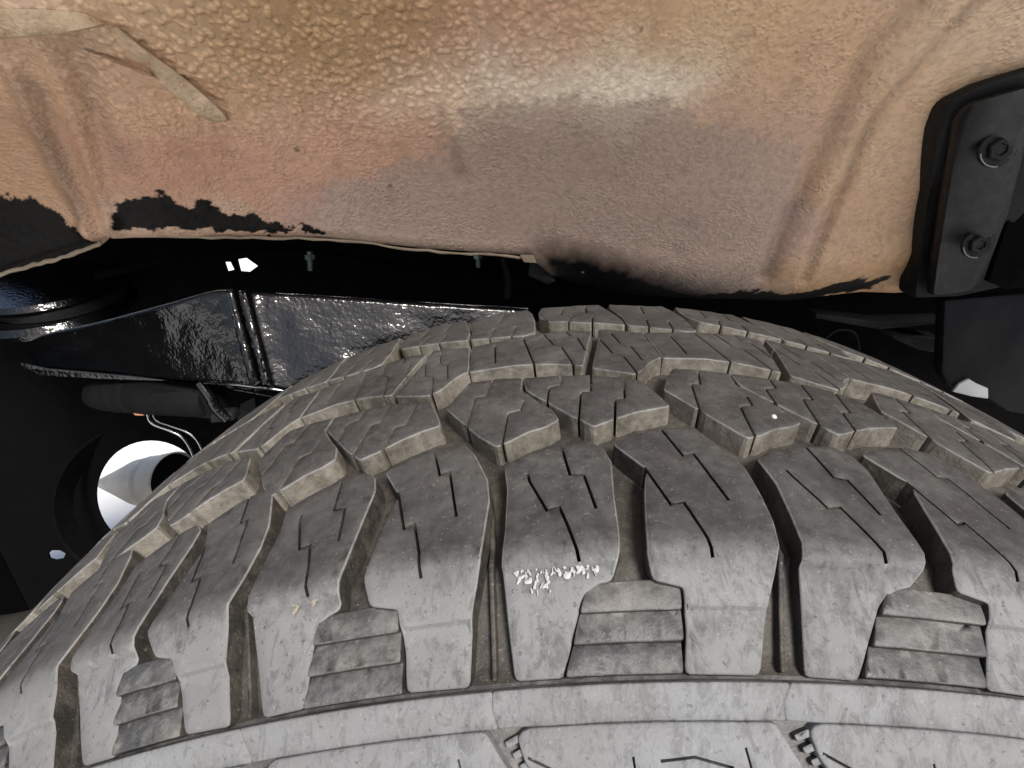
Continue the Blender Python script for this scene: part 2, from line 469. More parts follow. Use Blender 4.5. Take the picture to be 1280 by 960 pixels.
# inner and centre rows
IA = [(0, 77), (3.5, 88), (7, 96.2), (18, 95.2), (28.7, 93.3), (28, 83), (34, 73), (39, 66), (41.5, 58), (37, 55), (31, 52.5), (25, 48.5), (20, 45.8), (14, 53.5), (7, 65)]
IB = [(29.7, 93), (44, 92), (57, 90.5), (74, 84.5), (79, 71), (80.7, 65.2), (74, 63), (67, 60.5), (59, 56), (52.5, 53), (46, 60.5), (39, 70), (30.3, 82.5)]
SIA = [[(16.5, 94), (14.3, 81.8), (10.6, 82.2), (8.8, 63)], [(29, 74.8), (28.4, 67.5), (23.7, 66.5), (22.2, 47.5)]]
SIB = [[(43.9, 90), (43.6, 83.9), (38.9, 82.9), (38.1, 71)], [(55.7, 89.5), (54.8, 77), (50.6, 76.8), (48.3, 57.5)], [(67.6, 84), (66, 70.5), (62.3, 70), (60.4, 56.5)]]
for A, T in anchors({-2: -165, -1: -83.2, 0: -1, 1: 82, 2: 163}, 31):
    if not view(A, T): continue
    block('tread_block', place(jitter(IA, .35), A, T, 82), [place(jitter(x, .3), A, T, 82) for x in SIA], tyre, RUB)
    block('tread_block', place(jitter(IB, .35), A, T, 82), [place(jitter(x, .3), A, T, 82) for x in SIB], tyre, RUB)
CA = [(-23.5, 98.2), (-7.5, 90.8), (-2.5, 95.5), (0, 101), (4.5, 106.5), (6.6, 107.6), (4.6, 139), (-3, 142), (-14.5, 146.5), (-17.5, 126)]
CB = [(7.8, 107.4), (26, 108.3), (43, 105), (55, 100.8), (58, 117), (63.2, 143.5), (53, 147), (42, 145.5), (31, 143.6), (18, 141.5), (5.8, 139.5)]
SCA = [[(-10.3, 141), (-8, 125), (-4, 121.5), (-1.6, 104)], [(-16, 129), (-13.2, 113), (-9.2, 109), (-7, 94)]]
SCB = [[(17, 137), (18.8, 112)], [(30.5, 142), (35.4, 108)], [(40.9, 143), (44.1, 127.4), (47.9, 124), (50.9, 105)], [(51, 146), (53, 138.2), (56, 136.2), (57.5, 121)]]
for A, T in anchors({-2: -165, -1: -85, 0: -2.5, 1: 79, 2: 160}, 31):
    if not view(A, T): continue
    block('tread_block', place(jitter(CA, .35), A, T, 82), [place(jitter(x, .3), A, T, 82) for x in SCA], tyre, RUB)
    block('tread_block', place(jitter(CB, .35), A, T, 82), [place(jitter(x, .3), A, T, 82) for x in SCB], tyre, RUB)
J1 = [(3, 167), (20, 160.5), (40.3, 153.5), (40.3, 166), (35, 190), (33, 203), (33, 226), (3, 226), (0, 203), (-1.5, 190), (-1.5, 178)]
J2 = [(42.2, 152.8), (56, 149), (70, 145.8), (74.5, 149), (74.6, 172), (73, 190), (70, 203), (68, 226), (41, 226), (40, 203), (39, 190), (41.5, 170)]
SJ1 = [[(13, 163), (15.5, 177)], [(24.8, 159), (26.6, 173)], [(10, 178), (12, 198)], [(24, 180), (25, 199)]]
SJ2 = [[(52, 150), (53.5, 166)], [(63, 147.5), (64.5, 164)], [(55, 176), (57, 199)]]
for A, T in anchors({-2: -203, -1: -124, 0: -44, 1: 35, 2: 115}, 32):
    if not view(A, T): continue
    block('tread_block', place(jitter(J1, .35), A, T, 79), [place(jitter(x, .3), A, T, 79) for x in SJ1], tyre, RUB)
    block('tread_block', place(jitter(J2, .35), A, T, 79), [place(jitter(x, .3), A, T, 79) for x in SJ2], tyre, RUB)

# sidewall: a rib under the shoulder blocks, then raised panels with line grooves, parted by slanting channels
for A, T in S_anch:
    if not view(A, T): continue
    rib = [(.3, -27.5), (76.9, -27.5), (76.2, -31), (77.2, -34.4), (.8, -34.4), (-.2, -31)]
    block('sidewall_rib', place(rib, A, T, 77), [], tyre, [M['side'], M['side']], lambda u, q: 1.3 + .6 * np.clip((q + 30) / 2.5, -1, 1), 2.5, 2.6, bev=.35, draft=.3, rough=.3, rnd=.5)
    pn = [(6, -36.3), (9, -35.2), (40, -35.2), (74, -35.2), (78, -41), (84, -48), (92, -56), (98, -66), (26, -66), (21, -57), (12.5, -47), (7.5, -41)]
    sl = [[(11, -41.5), (18, -44.3), (35, -44)], [(43, -42), (52, -41.4), (62, -43.4)], [(36, -41), (36.6, -50)], [(65.5, -39.5), (67.5, -48)], [(22, -50), (55, -50.5), (60, -62)]]
    block('sidewall_panel', place(pn, A, T, 77), [place(x, A, T, 77) for x in sl], tyre, [M['side'], M['side']], lambda u, q: 1.4 + 0 * u, 2.5, 3.4, wsipe=.38, bev=.35, draft=.4, rough=.2, rnd=1.2)
    for j in range(7):
        q = -37.5 - j * 2.3; x0 = 2.2 + j * 1.75
        bar = [(x0, q), (x0 + 3.6, q + 1.2), (x0 + 4.2, q + .2), (x0 + .6, q - 1.0)]
        block('tread_bar', place(bar, A, T, 77), [], tyre, [M['side'], M['floor']], lambda u, q: .3 + 0 * u, 2.5, 3, bev=.15, draft=.1, rough=.02, rnd=.2)

# rim
rim_prof = [(-.030, .06), (-.022, .06), (-.018, .19), (-.030, .215), (-.040, .235), (-.030, .238), (-.01, .215), (.10, .205), (.20, .212), (.232, .238), (.238, .232), (.215, .20), (.10, .19), (.02, .185), (.0, .17), (-.002, .06)]
bm_obj('wheel_rim', lathe_bm(rim_prof, (0, 0, 0), (0, 1, 0), 96, ends=False), M['satin_black'], tyre)

# pale scuffs, a lodged pebble and dabs of dried mud on the tyre
def flecks(name, spots, mat, hgt, seed):
    rs = random.Random(seed); V, F = [], []
    for u, q, a, b, ang in spots:
        n = rs.randint(7, 11); base = len(V); pts = []
        for k in range(n):
            t = 2 * math.pi * k / n; r = rs.uniform(.55, 1.15)
            x, y = a * r * math.cos(t), b * r * math.sin(t)
            pts.append((u + x * math.cos(ang) - y * math.sin(ang), q + x * math.sin(ang) + y * math.cos(ang)))
        pts = np.array(pts); c = pts.mean(0)
        V += list(tyre_pt(np.append(pts[:, 0], c[0]) / 1e3, np.append(pts[:, 1], c[1]) / 1e3, np.append(np.full(n, hgt - .25), hgt + .12) / 1e3))
        F += [(base + k, base + (k + 1) % n, base + n) for k in range(n)]
    return mesh_obj(name, V, F, mat, tyre, False)
rs = random.Random(5)
sp = []
for k in range(70):
    x = rs.random(); sp.append((-57 + 21 * x + rs.uniform(-.5, .5), -3.2 - rs.random() * (5.0 if .15 < x < .45 else 2.2) - .6, rs.uniform(.12, .55 if k % 7 else 1.3), rs.uniform(.2, 1.1), rs.uniform(-.6, .6)))
o = flecks('chalk_mark', sp, M['white'], -.9, 3); o['label'] = 'white scuffed chalk smear on the tyre shoulder'
o = flecks('mud_dab', [(-116 + rs.uniform(-4, 4), -3.5 + rs.uniform(-2.5, 1.5), rs.uniform(.5, 1.6), rs.uniform(.4, 1.2), rs.uniform(0, 3)) for _ in range(12)], M['mud'], -.7, 8)
o['kind'] = 'stuff'
bm = bmesh.new(); bmesh.ops.create_icosphere(bm, subdivisions=2, radius=.0011)
for v in bm.verts: v.co *= 1 + .25 * noise.noise(v.co * 900)
bmesh.ops.translate(bm, verts=bm.verts, vec=Vector(tyre_pt(.0328, .0600, -.0001)))
o = bm_obj('lodged_pebble', bm, M['white'], tyre); o['label'] = 'small white pebble lodged in a slit of the tread'

# ------------------------------------------------------------------ the wheel arch panel
def liner_Y(x, z):
    t = np.maximum(z - .395 + .22 * x * x, 0)
    return .292 - 4.0 * t * t
def onliner(px, py, off=0.0):
    d = fw * FPX + rt * (px - 640) + up * (480 - py); d = d / d[1]
    s = np.linspace(.15, .6, 4000); P = CAM[None] + d[None] * s[:, None]
    g = liner_Y(P[:, 0], P[:, 2]) - off - P[:, 1]
    i = int(np.argmax(g < 0)) if (g < 0).any() else len(s) - 1
    return P[i]
def xz(pts): return np.array([[p[0], p[2]] for p in (onliner(*q) for q in pts)])
def line_d(x, z, pts):
    """distance to a polyline in the (x, z) plane, side sign and position along it"""
    L = xz(pts); best = np.full(x.shape, 9.0); side = np.zeros(x.shape); pos = np.zeros(x.shape); acc = 0
    tot = sum(np.linalg.norm(L[i + 1] - L[i]) for i in range(len(L) - 1))
    for i in range(len(L) - 1):
        a, b = L[i], L[i + 1]; ab = b - a; l = np.linalg.norm(ab)
        t = np.clip(((x - a[0]) * ab[0] + (z - a[1]) * ab[1]) / (l * l), 0, 1)
        dx, dz = x - a[0] - t * ab[0], z - a[1] - t * ab[1]; d = np.hypot(dx, dz)
        s = np.sign(ab[0] * dz - ab[1] * dx); m = d < best
        best = np.where(m, d, best); side = np.where(m, s, side); pos = np.where(m, (acc + t * l) / tot, pos); acc += l
    return best, side, pos
def vnoise(x, z, sc, seed=0.0, oct=3):
    out = np.zeros(x.size); xf, zf = x.ravel(), z.ravel(); a = 1.0
    for o in range(oct):
        out += a * np.array([noise.noise((xf[i] * sc * 2 ** o, zf[i] * sc * 2 ** o, seed + o * 7.3)) for i in range(x.size)]); a *= .5
    return out.reshape(x.shape)
BOT = [(-260, 400), (0, 346), (60, 326), (125, 306), (140, 293), (160, 296), (240, 296), (410, 298), (520, 311), (600, 317), (660, 321), (690, 350), (730, 368), (790, 381), (890, 388), (1000, 390), (1140, 376), (1180, 366), (1300, 350), (1500, 330)]
def build_liner():
    bx = xz(BOT); NX, NZ = 620, 270
    xs = np.linspace(-.46, .46, NX)
    zb = np.interp(xs, bx[:, 0], bx[:, 1])
    v = np.linspace(0, 1, NZ) ** 1.15
    ztop = .640
    X = np.repeat(xs[:, None], NZ, 1); Z = zb[:, None] + v[None] * (ztop - zb)[:, None]
    Y = liner_Y(X, Z)
    # slow dents
    Y = Y + .0035 * vnoise(X, Z, 9, 1.0, 2)
    g = lambda d, s: np.exp(-(d / s) ** 2)
    # beads at the left and the folded flange edge above them
    d, s, p = line_d(X, Z, [(20, 70), (50, 150), (80, 220), (112, 290)]); Y -= .0075 * g(d, .0065) * np.clip(p * 6 + .4, 0, 1)
    d, s, p = line_d(X, Z, [(70, 62), (105, 150), (125, 220), (146, 292)]); Y -= .0085 * g(d, .007)
    d, s, p = line_d(X, Z, [(48, 110), (70, 180), (98, 270)]); Y += .003 * g(d, .006)
    d, s, p = line_d(X, Z, [(-120, 55), (0, 52), (60, 46), (110, 60), (130, 110), (140, 190), (150, 260)]); Y -= .009 * (1 / (1 + np.exp(-s * d / .003))) * g(d, .05)
    d, s, p = line_d(X, Z, [(-120, 20), (0, 22), (70, 26), (115, 28)]); Y -= .006 * g(d, .010)
    # short crease, stamped step lines at the right
    d, s, p = line_d(X, Z, [(552, 140), (566, 185), (582, 240)]); Y += .0045 * g(d, .0045) * np.clip(np.minimum(p, 1 - p) * 4, 0, 1); 
    d, s, p = line_d(X, Z, [(1160, -10), (1090, 60), (1045, 150), (1005, 240), (960, 345)]); Y += .0058 * g(d, .0065); 
    d, s, p = line_d(X, Z, [(1240, -20), (1150, 75), (1095, 140), (1060, 220), (1008, 350)]); Y += .0036 * g(d, .0045); Y -= .004 * g(d, .02)
    # a shallow swelling below the pale band, and the panel turning under at its lower edge
    c = xz([(700, 150)])[0]; Y -= .006 * np.exp(-(((X - c[0]) / .11) ** 2 + ((Z - c[1]) / .022) ** 2))
    zz = Z - zb[:, None]
    l0, l1 = xz([(700, 350)])[0][0], xz([(1140, 375)])[0][0]
    m = np.clip((X - l0 + .02) / .04, 0, 1) * np.clip((l1 + .03 - X) / .05, 0, 1)
    Y += m * .030 * np.clip(1 - zz / .040, 0, 1) ** 2
    Y += (1 - m) * .004 * np.clip(1 - zz / .008, 0, 1) ** 2
    # cured ripples of the sprayed coating: coarse at upper left, finer elsewhere
    cA = xz([(380, 40)])[0]
    coarse = np.exp(-(((X - cA[0]) / .14) ** 2 + ((Z - cA[1]) / .045) ** 2))
    Y -= .0005 * coarse * vnoise(X, Z, 150, 5.0, 2)
    Y -= .0002 * vnoise(X, Z, 150, 9.0, 2)
    # ---- pigment of the old coating, blended between sample spots
    N1 = vnoise(X, Z, 26, 3.0, 3); N2 = vnoise(X, Z, 30, 13.0, 3)
    Xn, Zn = X + .014 * N1, Z + .010 * N2
    spots = [((380, 50), (.37, .235, .095)), ((200, 30), (.47, .33, .17)), ((300, 120), (.44, .29, .15)), ((480, 20), (.38, .25, .105)), ((560, 70), (.42, .26, .14)),
             ((640, 45), (.44, .27, .16)), ((760, 30), (.44, .30, .16)), ((900, 40), (.47, .34, .18)), ((1050, 60), (.45, .31, .175)), ((1200, 30), (.45, .35, .22)),
             ((620, 105), (.78, .66, .46)), ((700, 112), (.84, .72, .52)), ((800, 108), (.74, .60, .42)), ((560, 125), (.60, .46, .29)), ((690, 150), (.36, .26, .185)),
             ((450, 170), (.46, .28, .175)), ((380, 200), (.42, .255, .155)), ((520, 200), (.42, .275, .175)), ((620, 200), (.335, .245, .18)), ((750, 200), (.33, .24, .175)),
             ((900, 150), (.40, .275, .175)), ((850, 230), (.35, .25, .18)), ((980, 180), (.40, .28, .19)), ((950, 290), (.36, .265, .20)), ((1080, 200), (.44, .31, .18)), ((1090, 310), (.40, .28, .15)), ((1150, 160), (.48, .34, .19)), ((1140, 340), (.45, .27, .11)),
             ((300, 220), (.36, .20, .12)), ((200, 200), (.34, .185, .105)), ((160, 120), (.42, .27, .15)), ((90, 200), (.30, .175, .10)), ((30, 200), (.31, .19, .085)), ((40, 60), (.38, .23, .12)), ((40, 30), (.50, .39, .25)), ((60, 120), (.33, .21, .11)),
             ((440, 260), (.30, .21, .155)), ((560, 270), (.32, .235, .17)), ((700, 280), (.30, .22, .165)), ((820, 320), (.28, .21, .16)), ((250, 285), (.36, .25, .16)),
             ((1130, 250), (.42, .28, .15))]
    SX = xz([p for p, c in spots]); SC = np.array([c for p, c in spots])
    wsum = np.zeros(X.shape); col = np.zeros(X.shape + (3,))
    for (sx, sz), c in zip(SX, SC):
        d2 = ((Xn - sx) / .036) ** 2 + ((Zn - sz) / .017) ** 2
        c = np.array(c); c = np.minimum((c * .90 + c.mean() * .10) * np.array([1.50, 1.37, 1.42]), (.88, .78, .62))
        w = np.exp(-d2) + 1e-5 / (1 + d2) ** 2
        wsum += w; col += w[..., None] * c
    col /= wsum[..., None]
    # ragged lower border of the pale band: a dull film has run over the coat beneath it
    N3 = vnoise(X, Z, 110, 21.0, 5) + .35 * vnoise(X, Z, 420, 27.0, 2); N4 = vnoise(X, Z, 28, 31.0, 2)
    def region(poly, soft, edge=.0008):
        L = xz(poly); pts = np.stack([X.ravel(), Z.ravel()], 1)
        ins = in_poly(pts, [tuple(q) for q in L]).reshape(X.shape)
        d, _, _ = line_d(X, Z, list(poly) + [poly[0]])
        sd = np.where(ins, d, -d)
        return np.clip((sd + soft * (N3 * .8 + N4 * .5)) / edge + .5, 0, 1)
    film = region([(395, 250), (430, 226), (490, 214), (545, 190), (565, 165), (590, 140), (640, 130), (700, 122), (760, 130), (800, 134), (838, 128), (850, 146), (930, 160), (1010, 190), (985, 260), (955, 350), (800, 420), (400, 340)], .010, .0035)
    col = col * (1 - .72 * film[..., None]) + np.array([.44, .335, .275]) * .72 * film[..., None]
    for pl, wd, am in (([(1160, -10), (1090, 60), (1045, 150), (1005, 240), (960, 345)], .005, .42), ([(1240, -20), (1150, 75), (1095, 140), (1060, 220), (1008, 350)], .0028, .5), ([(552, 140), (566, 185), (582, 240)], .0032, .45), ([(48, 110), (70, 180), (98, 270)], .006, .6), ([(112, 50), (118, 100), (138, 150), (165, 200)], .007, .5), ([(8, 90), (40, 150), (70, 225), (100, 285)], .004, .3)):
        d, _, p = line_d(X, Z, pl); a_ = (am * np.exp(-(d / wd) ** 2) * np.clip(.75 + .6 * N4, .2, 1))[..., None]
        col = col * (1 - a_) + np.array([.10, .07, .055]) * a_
    # black overspray with torn edges
    blk = region([(-300, 240), (0, 244), (45, 250), (80, 275), (118, 303), (100, 330), (0, 352), (-300, 400)], .005)
    blk = np.maximum(blk, region([(150, 252), (165, 246), (215, 242), (228, 254), (260, 250), (290, 264), (330, 274), (350, 286), (300, 289), (155, 281)], .0055))
    blk = np.maximum(blk, region([(330, 280), (380, 280), (405, 291), (350, 292)], .004) * (N3 > .05))
    blk = np.maximum(blk, region([(880, 386), (900, 376), (1000, 372), (1080, 356), (1118, 352), (1112, 372), (1050, 386), (1000, 400), (900, 400)], .006))
    blk = np.maximum(blk, region([(672, 312), (740, 316), (820, 340), (900, 372), (905, 410), (760, 410), (680, 365)], .005, .022))
    col = col * (1 - blk[..., None]) + np.array([.006, .0066, .007]) * blk[..., None]
    flake = (blk > .6) & (vnoise(X, Z, 190, 25.0, 3) > .95)
    col[flake] = (.42, .34, .27)
    # dark pits and grime
    pits = vnoise(X, Z, 130, 41.0, 2) > .93
    col[pits] *= .35
    grime = np.clip((vnoise(X, Z, 60, 47.0, 3) - .25) * 1.6, 0, 1)[..., None]
    col = col * (1 - .16 * grime)
    verts = np.stack([X, Y, Z], -1).reshape(-1, 3)
    ii = np.arange(NX * NZ).reshape(NX, NZ)
    faces = np.stack([ii[:-1, :-1], ii[1:, :-1], ii[1:, 1:], ii[:-1, 1:]], -1).reshape(-1, 4)
    # material
    k = NT('old_tan_underseal')
    at_ = k.n('ShaderNodeAttribute', attribute_name='pigment'); rel = k.n('ShaderNodeAttribute', attribute_name='ripple')
    mp = k.n('ShaderNodeMapping'); mp.inputs['Scale'].default_value = (1, .6, 1.25); k.l(k.tc.outputs['Object'], mp.inputs[0])
    wob = k.n('ShaderNodeTexNoise'); wob.inputs['Scale'].default_value = 130; wob.inputs['Detail'].default_value = 2; k.l(mp.outputs[0], wob.inputs['Vector'])
    va = k.n('ShaderNodeVectorMath', operation='SCALE'); k.l(wob.outputs['Color'], va.inputs[0]); va.inputs['Scale'].default_value = .0045
    vb = k.n('ShaderNodeVectorMath', operation='ADD'); k.l(mp.outputs[0], vb.inputs[0]); k.l(va.outputs[0], vb.inputs[1])
    def dome(sc):
        v = k.n('ShaderNodeTexVoronoi', feature='SMOOTH_F1'); v.inputs['Scale'].default_value = sc; v.inputs['Smoothness'].default_value = .35
        k.l(vb.outputs[0], v.inputs['Vector']); return k.ramp(v.outputs['Distance'], (.12, 1.0), (.62, 0.0))
    d1, d2 = dome(235), dome(430)
    f2 = k.noise(260, 3, .55); f3 = k.noise(900, 3, .6)
    patch = k.ramp(k.noise(34, 3), (.38, .25), (.62, 1.0))
    h = k.math('ADD', k.math('MULTIPLY', d1, k.math('MULTIPLY', rel.outputs['Fac'], 1.25)), k.math('MULTIPLY', k.math('MULTIPLY', d2, patch), k.math('SUBTRACT', .62, k.math('MULTIPLY', rel.outputs['Fac'], .4))))
    h = k.math('ADD', h, k.math('MULTIPLY', f2, .35))
    smooth_ = k.n('ShaderNodeAttribute', attribute_name='overspray'); h = k.math('MULTIPLY', h, k.math('SUBTRACT', 1.0, k.math('MULTIPLY', smooth_.outputs['Fac'], .75)))
    n1 = k.bump(h, .68, .0012); n2 = k.bump(f3, .25, .0004, n1)
    tone = k.mix(k.math('MULTIPLY', k.ramp(f2, (.35, 1.0), (.55, 0.0)), k.math('MULTIPLY', .24, k.math('SUBTRACT', 1.0, smooth_.outputs['Fac']))), at_.outputs['Color'], (.12, .08, .05))
    tone = k.mix(k.math('MULTIPLY', k.ramp(d1, (.25, 1.0), (.6, 0.0)), k.math('MULTIPLY', rel.outputs['Fac'], .38)), tone, (.10, .055, .025))
    tone = k.mix(k.math('MULTIPLY', k.ramp(k.noise(18, 4), (.35, 0.0), (.7, 1.0)), k.math('MULTIPLY', .10, k.math('SUBTRACT', 1.0, smooth_.outputs['Fac']))), tone, (.62, .50, .36))
    k.out(tone, k.ramp(k.noise(60, 4), (.3, .32), (.7, .48)), n2, 0, k.math('SUBTRACT', .5, k.math('MULTIPLY', smooth_.outputs['Fac'], .42)))
    root = empty('wheel_arch', (0, .29, .38), 'tan pebbly painted wheel arch panel with patchy stains above the tyre', 'wheel arch')
    o = mesh_obj('arch_panel', verts, [tuple(int(i) for i in f) for f in faces], k.m, root, True)
    ca = o.data.color_attributes.new('pigment', 'FLOAT_COLOR', 'POINT')
    c4 = np.ones((X.size, 4), np.float32); c4[:, :3] = col.reshape(-1, 3); ca.data.foreach_set('color', c4.ravel())
    ra = o.data.attributes.new('ripple', 'FLOAT', 'POINT'); ra.data.foreach_set('value', np.clip(coarse + .12, 0, 1).astype(np.float32).ravel())
    oa = o.data.attributes.new('overspray', 'FLOAT', 'POINT'); oa.data.foreach_set('value', blk.astype(np.float32).ravel())
    global LBVH
    from mathutils.bvhtree import BVHTree
    LBVH = BVHTree.FromPolygons([tuple(p) for p in verts], [tuple(int(i) for i in f) for f in faces])
    so = o.modifiers.new('thickness', 'SOLIDIFY'); so.thickness = .0016; so.offset = -1
    return root, k.m
arch, arch_coat = build_liner()
# strip of old seam sealer peeling off the arch
def onpanel(px, py, off):
    d = fw * FPX + rt * (px - 640) + up * (480 - py); d /= np.linalg.norm(d)
    hit = LBVH.ray_cast(Vector(CAM), Vector(d))
    return np.array(hit[0]) - d * off if hit[0] is not None else onliner(px, py, off)
def ribbon(name, edge_a, edge_b, off_a, off_b, thick, mat, parent):
    A = [onpanel(p[0], p[1], off_a) for p in smooth_line(edge_a, 5)]; B = [onpanel(p[0], p[1], off_b) for p in smooth_line(edge_b, 5)]
    n = len(A); V = []; F = []
    mid = [.5 * (a + b) + np.array([0, -.0012, 0]) for a, b in zip(A, B)]
    for a, m, b in zip(A, mid, B):
        V += [a, m, b, b + np.array([0, thick, 0]), a + np.array([0, thick, 0])]
    for i in range(n - 1):
        for k in range(5):
            F.append((i * 5 + k, i * 5 + (k + 1) % 5, (i + 1) * 5 + (k + 1) % 5, (i + 1) * 5 + k))
    F.append(tuple(range(5))); F.append(tuple((n - 1) * 5 + k for k in range(4, -1, -1)))
    o = mesh_obj(name, V, F, arch_coat, parent, True)
    for nm, val in (('ripple', .2), ('overspray', 0.0)):
        o.data.attributes.new(nm, 'FLOAT', 'POINT').data.foreach_set('value', np.full(len(V), val, np.float32))
    c4 = np.ones((len(V), 4), np.float32); c4[:, :3] = mat
    o.data.color_attributes.new('pigment', 'FLOAT_COLOR', 'POINT').data.foreach_set('color', c4.ravel())
    o.data.set_sharp_from_angle(angle=R_(50)); return o
ribbon('sealer_flap', [(143, 33), (180, 62), (222, 92), (258, 122), (275, 138), (283, 150)], [(138, 38), (166, 68), (202, 103), (234, 131), (256, 149), (280, 153)], .0042, .0004, .003, (.52, .38, .25), arch)
ribbon('folded_seam', [(-120, 54), (-40, 50), (0, 47), (60, 43), (108, 35), (128, 30)], [(-120, 6), (-40, 8), (0, 10), (60, 12), (108, 17), (127, 26)], .0065, .0004, .003, (.50, .365, .225), arch)
def edge_lip(name, pts, r, off, mat, parent):
    P = [onliner(p[0], p[1], off) for p in smooth_line(pts, 6)]
    P = [p + np.array([0, random.uniform(-.0004, .0004), random.uniform(-.0006, .0006)]) for p in P]
    return bm_obj(name, tube_bm(P, r, 8, taper=[random.uniform(.75, 1.2) for _ in P]), mat, parent)
edge_lip('panel_lip', [(-120, 372), (0, 343), (50, 329), (90, 318), (127, 303)], .0016, .003, M['rustlip'], arch)
edge_lip('panel_lip', [(143, 294), (200, 295), (300, 297), (410, 299), (520, 312), (600, 318), (655, 322)], .0010, .0005, M['rustlip'], arch)

M['edge'] = simple('pale_edge_highlight', (.16, .165, .17), .25, .6, .5, 500, .6)  # pale colour that paints highlights along bolt and bracket edges
# ------------------------------------------------------------------ bracket with two bolts at the right
br = empty('mounting_bracket', tuple(onliner(1200, 240, .02)), 'flat black bracket with two bolts beside the tan wheel arch panel', 'bracket')
def plate(name, pts, off, thick, mat, parent, bevel=.0015):
    f = [onliner(p[0], p[1], off) for p in pts]; b = [q + np.array([0, thick, 0]) for q in f]
    return bm_obj(name, slab_bm(f, b), mat, parent, True, bevel)
plate('rubber_edging', [(1143, 374), (1152, 320), (1163, 240), (1172, 160), (1186, 126), (1230, 104), (1300, 82), (1420, 60), (1420, 330), (1300, 350), (1200, 372)], .010, .022, M['black_part'], br, .0035)
plate('bracket_plate', [(1166, 371), (1176, 310), (1190, 225), (1202, 150), (1214, 130), (1250, 118), (1300, 104), (1298, 140), (1262, 262), (1232, 352), (1214, 366)], .022, .010, M['satin_black'], br, .003)
plate('bracket_wing', [(1236, 352), (1266, 262), (1302, 140), (1420, 120), (1420, 340), (1260, 362)], .018, .006, M['matt_black'], br, .001)
for (px, py, r) in ((1246, 186, .0098), (1221, 304, .0092)):
    o3 = onliner(px, py, .0262 if py < 250 else .0290); ax = np.array([-.15, -.95, -.05])
    bt = bm_obj('bolt', lathe_bm([(0, r), (.0012, r * 1.02), (.002, r * .95), (.0022, r * .62)], o3, ax, 28), M['black_part'], br, True)
    hd = bm_obj('bolt_head', lathe_bm([(.0015, r * .66), (.0042, r * .66), (.0050, r * .56), (.0046, r * .36), (.0034, r * .30)], o3, ax, 6), M['black_part'], bt, False)
    sc_ = bm_obj('edge_highlight', tube_bm([o3 + np.array(ax) * .0028 + (math.cos(a) * np.array([1, -.15, 0]) + math.sin(a) * np.array([0, 0, 1])) * r * .92 for a in np.linspace(3.4, 4.9, 10)], .0006, 6), M['edge'], bt)  # pale arc drawn as the highlight on the bolt's rim

# panels and bits under the bracket, at the right
pr = empty('splash_guard', tuple(at(1230, 430, .27)), 'dark grey plastic splash guard under the bolted bracket', 'splash guard')
def slab(name, pts, Y, thick, mat, parent, bevel=.001, Y2=None):
    n = len(pts)
    Ys = [Y] * n if not isinstance(Y, (list, tuple)) else Y
    f = [at(p[0], p[1], y) for p, y in zip(pts, Ys)]; b = [q + np.array([0, thick, 0]) for q in f]
    return bm_obj(name, slab_bm(f, b), mat, parent, True, bevel)
slab('guard_panel', [(1181, 375), (1240, 370), (1420, 356), (1420, 560), (1300, 522), (1262, 516), (1238, 500), (1186, 484), (1177, 466)], .30, .012, M['grey_plate'], pr, .003)
sw = slab('torn_corner', [(1191, 490), (1200, 480), (1212, 474), (1222, 480), (1236, 486), (1236, 499), (1215, 496)], .296, .003, simple('pale_torn_plastic', (.34, .35, .36), .4, 0, .3, 200), pr, .001)
bar = slab('sill_rail', [(1020, 398), (1100, 412), (1185, 404), (1185, 400), (1100, 402), (1020, 392)], .36, .02, M['black_part'], None, .001)
tag(bar, 'thin dark rail running behind the tyre below the arch edge', 'rail')
arm = slab('support_arm', [(1110, 412), (1180, 424), (1182, 443), (1150, 438), (1118, 424)], .37, .02, M['black_part'], None, .002)
tag(arm, 'short dark arm tapering leftwards beside the grey splash guard', 'arm')
cab = bm_obj('cable_loop', tube_bm([at(x, y, .34) for x, y in smooth_line([(1022, 440), (1030, 426), (1042, 415), (1056, 412), (1068, 416), (1073, 428), (1074, 446)], 5)], .0010, 8), M['grey_plate'])
tag(cab, 'thin dark cable looping up behind the tyre tread', 'cable')

# ------------------------------------------------------------------ black chassis bracket at the left
fb = empty('chassis_bracket', tuple(at(300, 430, .30)), 'glossy black welded chassis bracket with rough paint left of the tyre', 'chassis bracket')
Yr = .262
topL = [(38, 428, .335), (60, 418, .325), (130, 402, .31), (205, 382, .288), (266, 365, .282), (288, 364, Yr + .020)]
botL = [(50, 455, .335), (75, 458, .325), (145, 464, .31), (215, 471, .288), (290, 477, .268), (318, 479, Yr)]
topR = [(300, 364, Yr + .018), (316, 366, .290), (380, 369, .298), (520, 378, .312), (660, 386, .328)]
botR = [(330, 480, Yr - .004), (352, 486, .268), (450, 500, .274), (600, 520, .288), (760, 540, .303)]
def sheet(name, tops, bots, nz, mat, parent, lump=.0012, thick=.004):
    V, F = [], []
    tops = smooth_line([at(*p) for p in tops], 10); bots = smooth_line([at(*p) for p in bots], 10); n = len(tops)
    for a, b in zip(tops, bots):
        for k in range(nz + 1):
            t = k / nz; p = a + (b - a) * t
            V.append(p + np.array([0, lump * noise.noise((p[0] * 60, p[2] * 60, 3)) + .5 * lump * noise.noise((p[0] * 200, p[2] * 200, 3)), 0]))
    for i in range(n - 1):
        for k in range(nz): F.append((i * (nz + 1) + k, i * (nz + 1) + k + 1, (i + 1) * (nz + 1) + k + 1, (i + 1) * (nz + 1) + k))
    o = mesh_obj(name, V, F, mat, parent, True)
    s = o.modifiers.new('thickness', 'SOLIDIFY'); s.thickness = thick; s.offset = 1
    return o
sheet('side_plate', topL, botL, 24, M['gloss_black'], fb)
sheet('side_plate', topR, botR, 24, M['gloss_black'], fb)
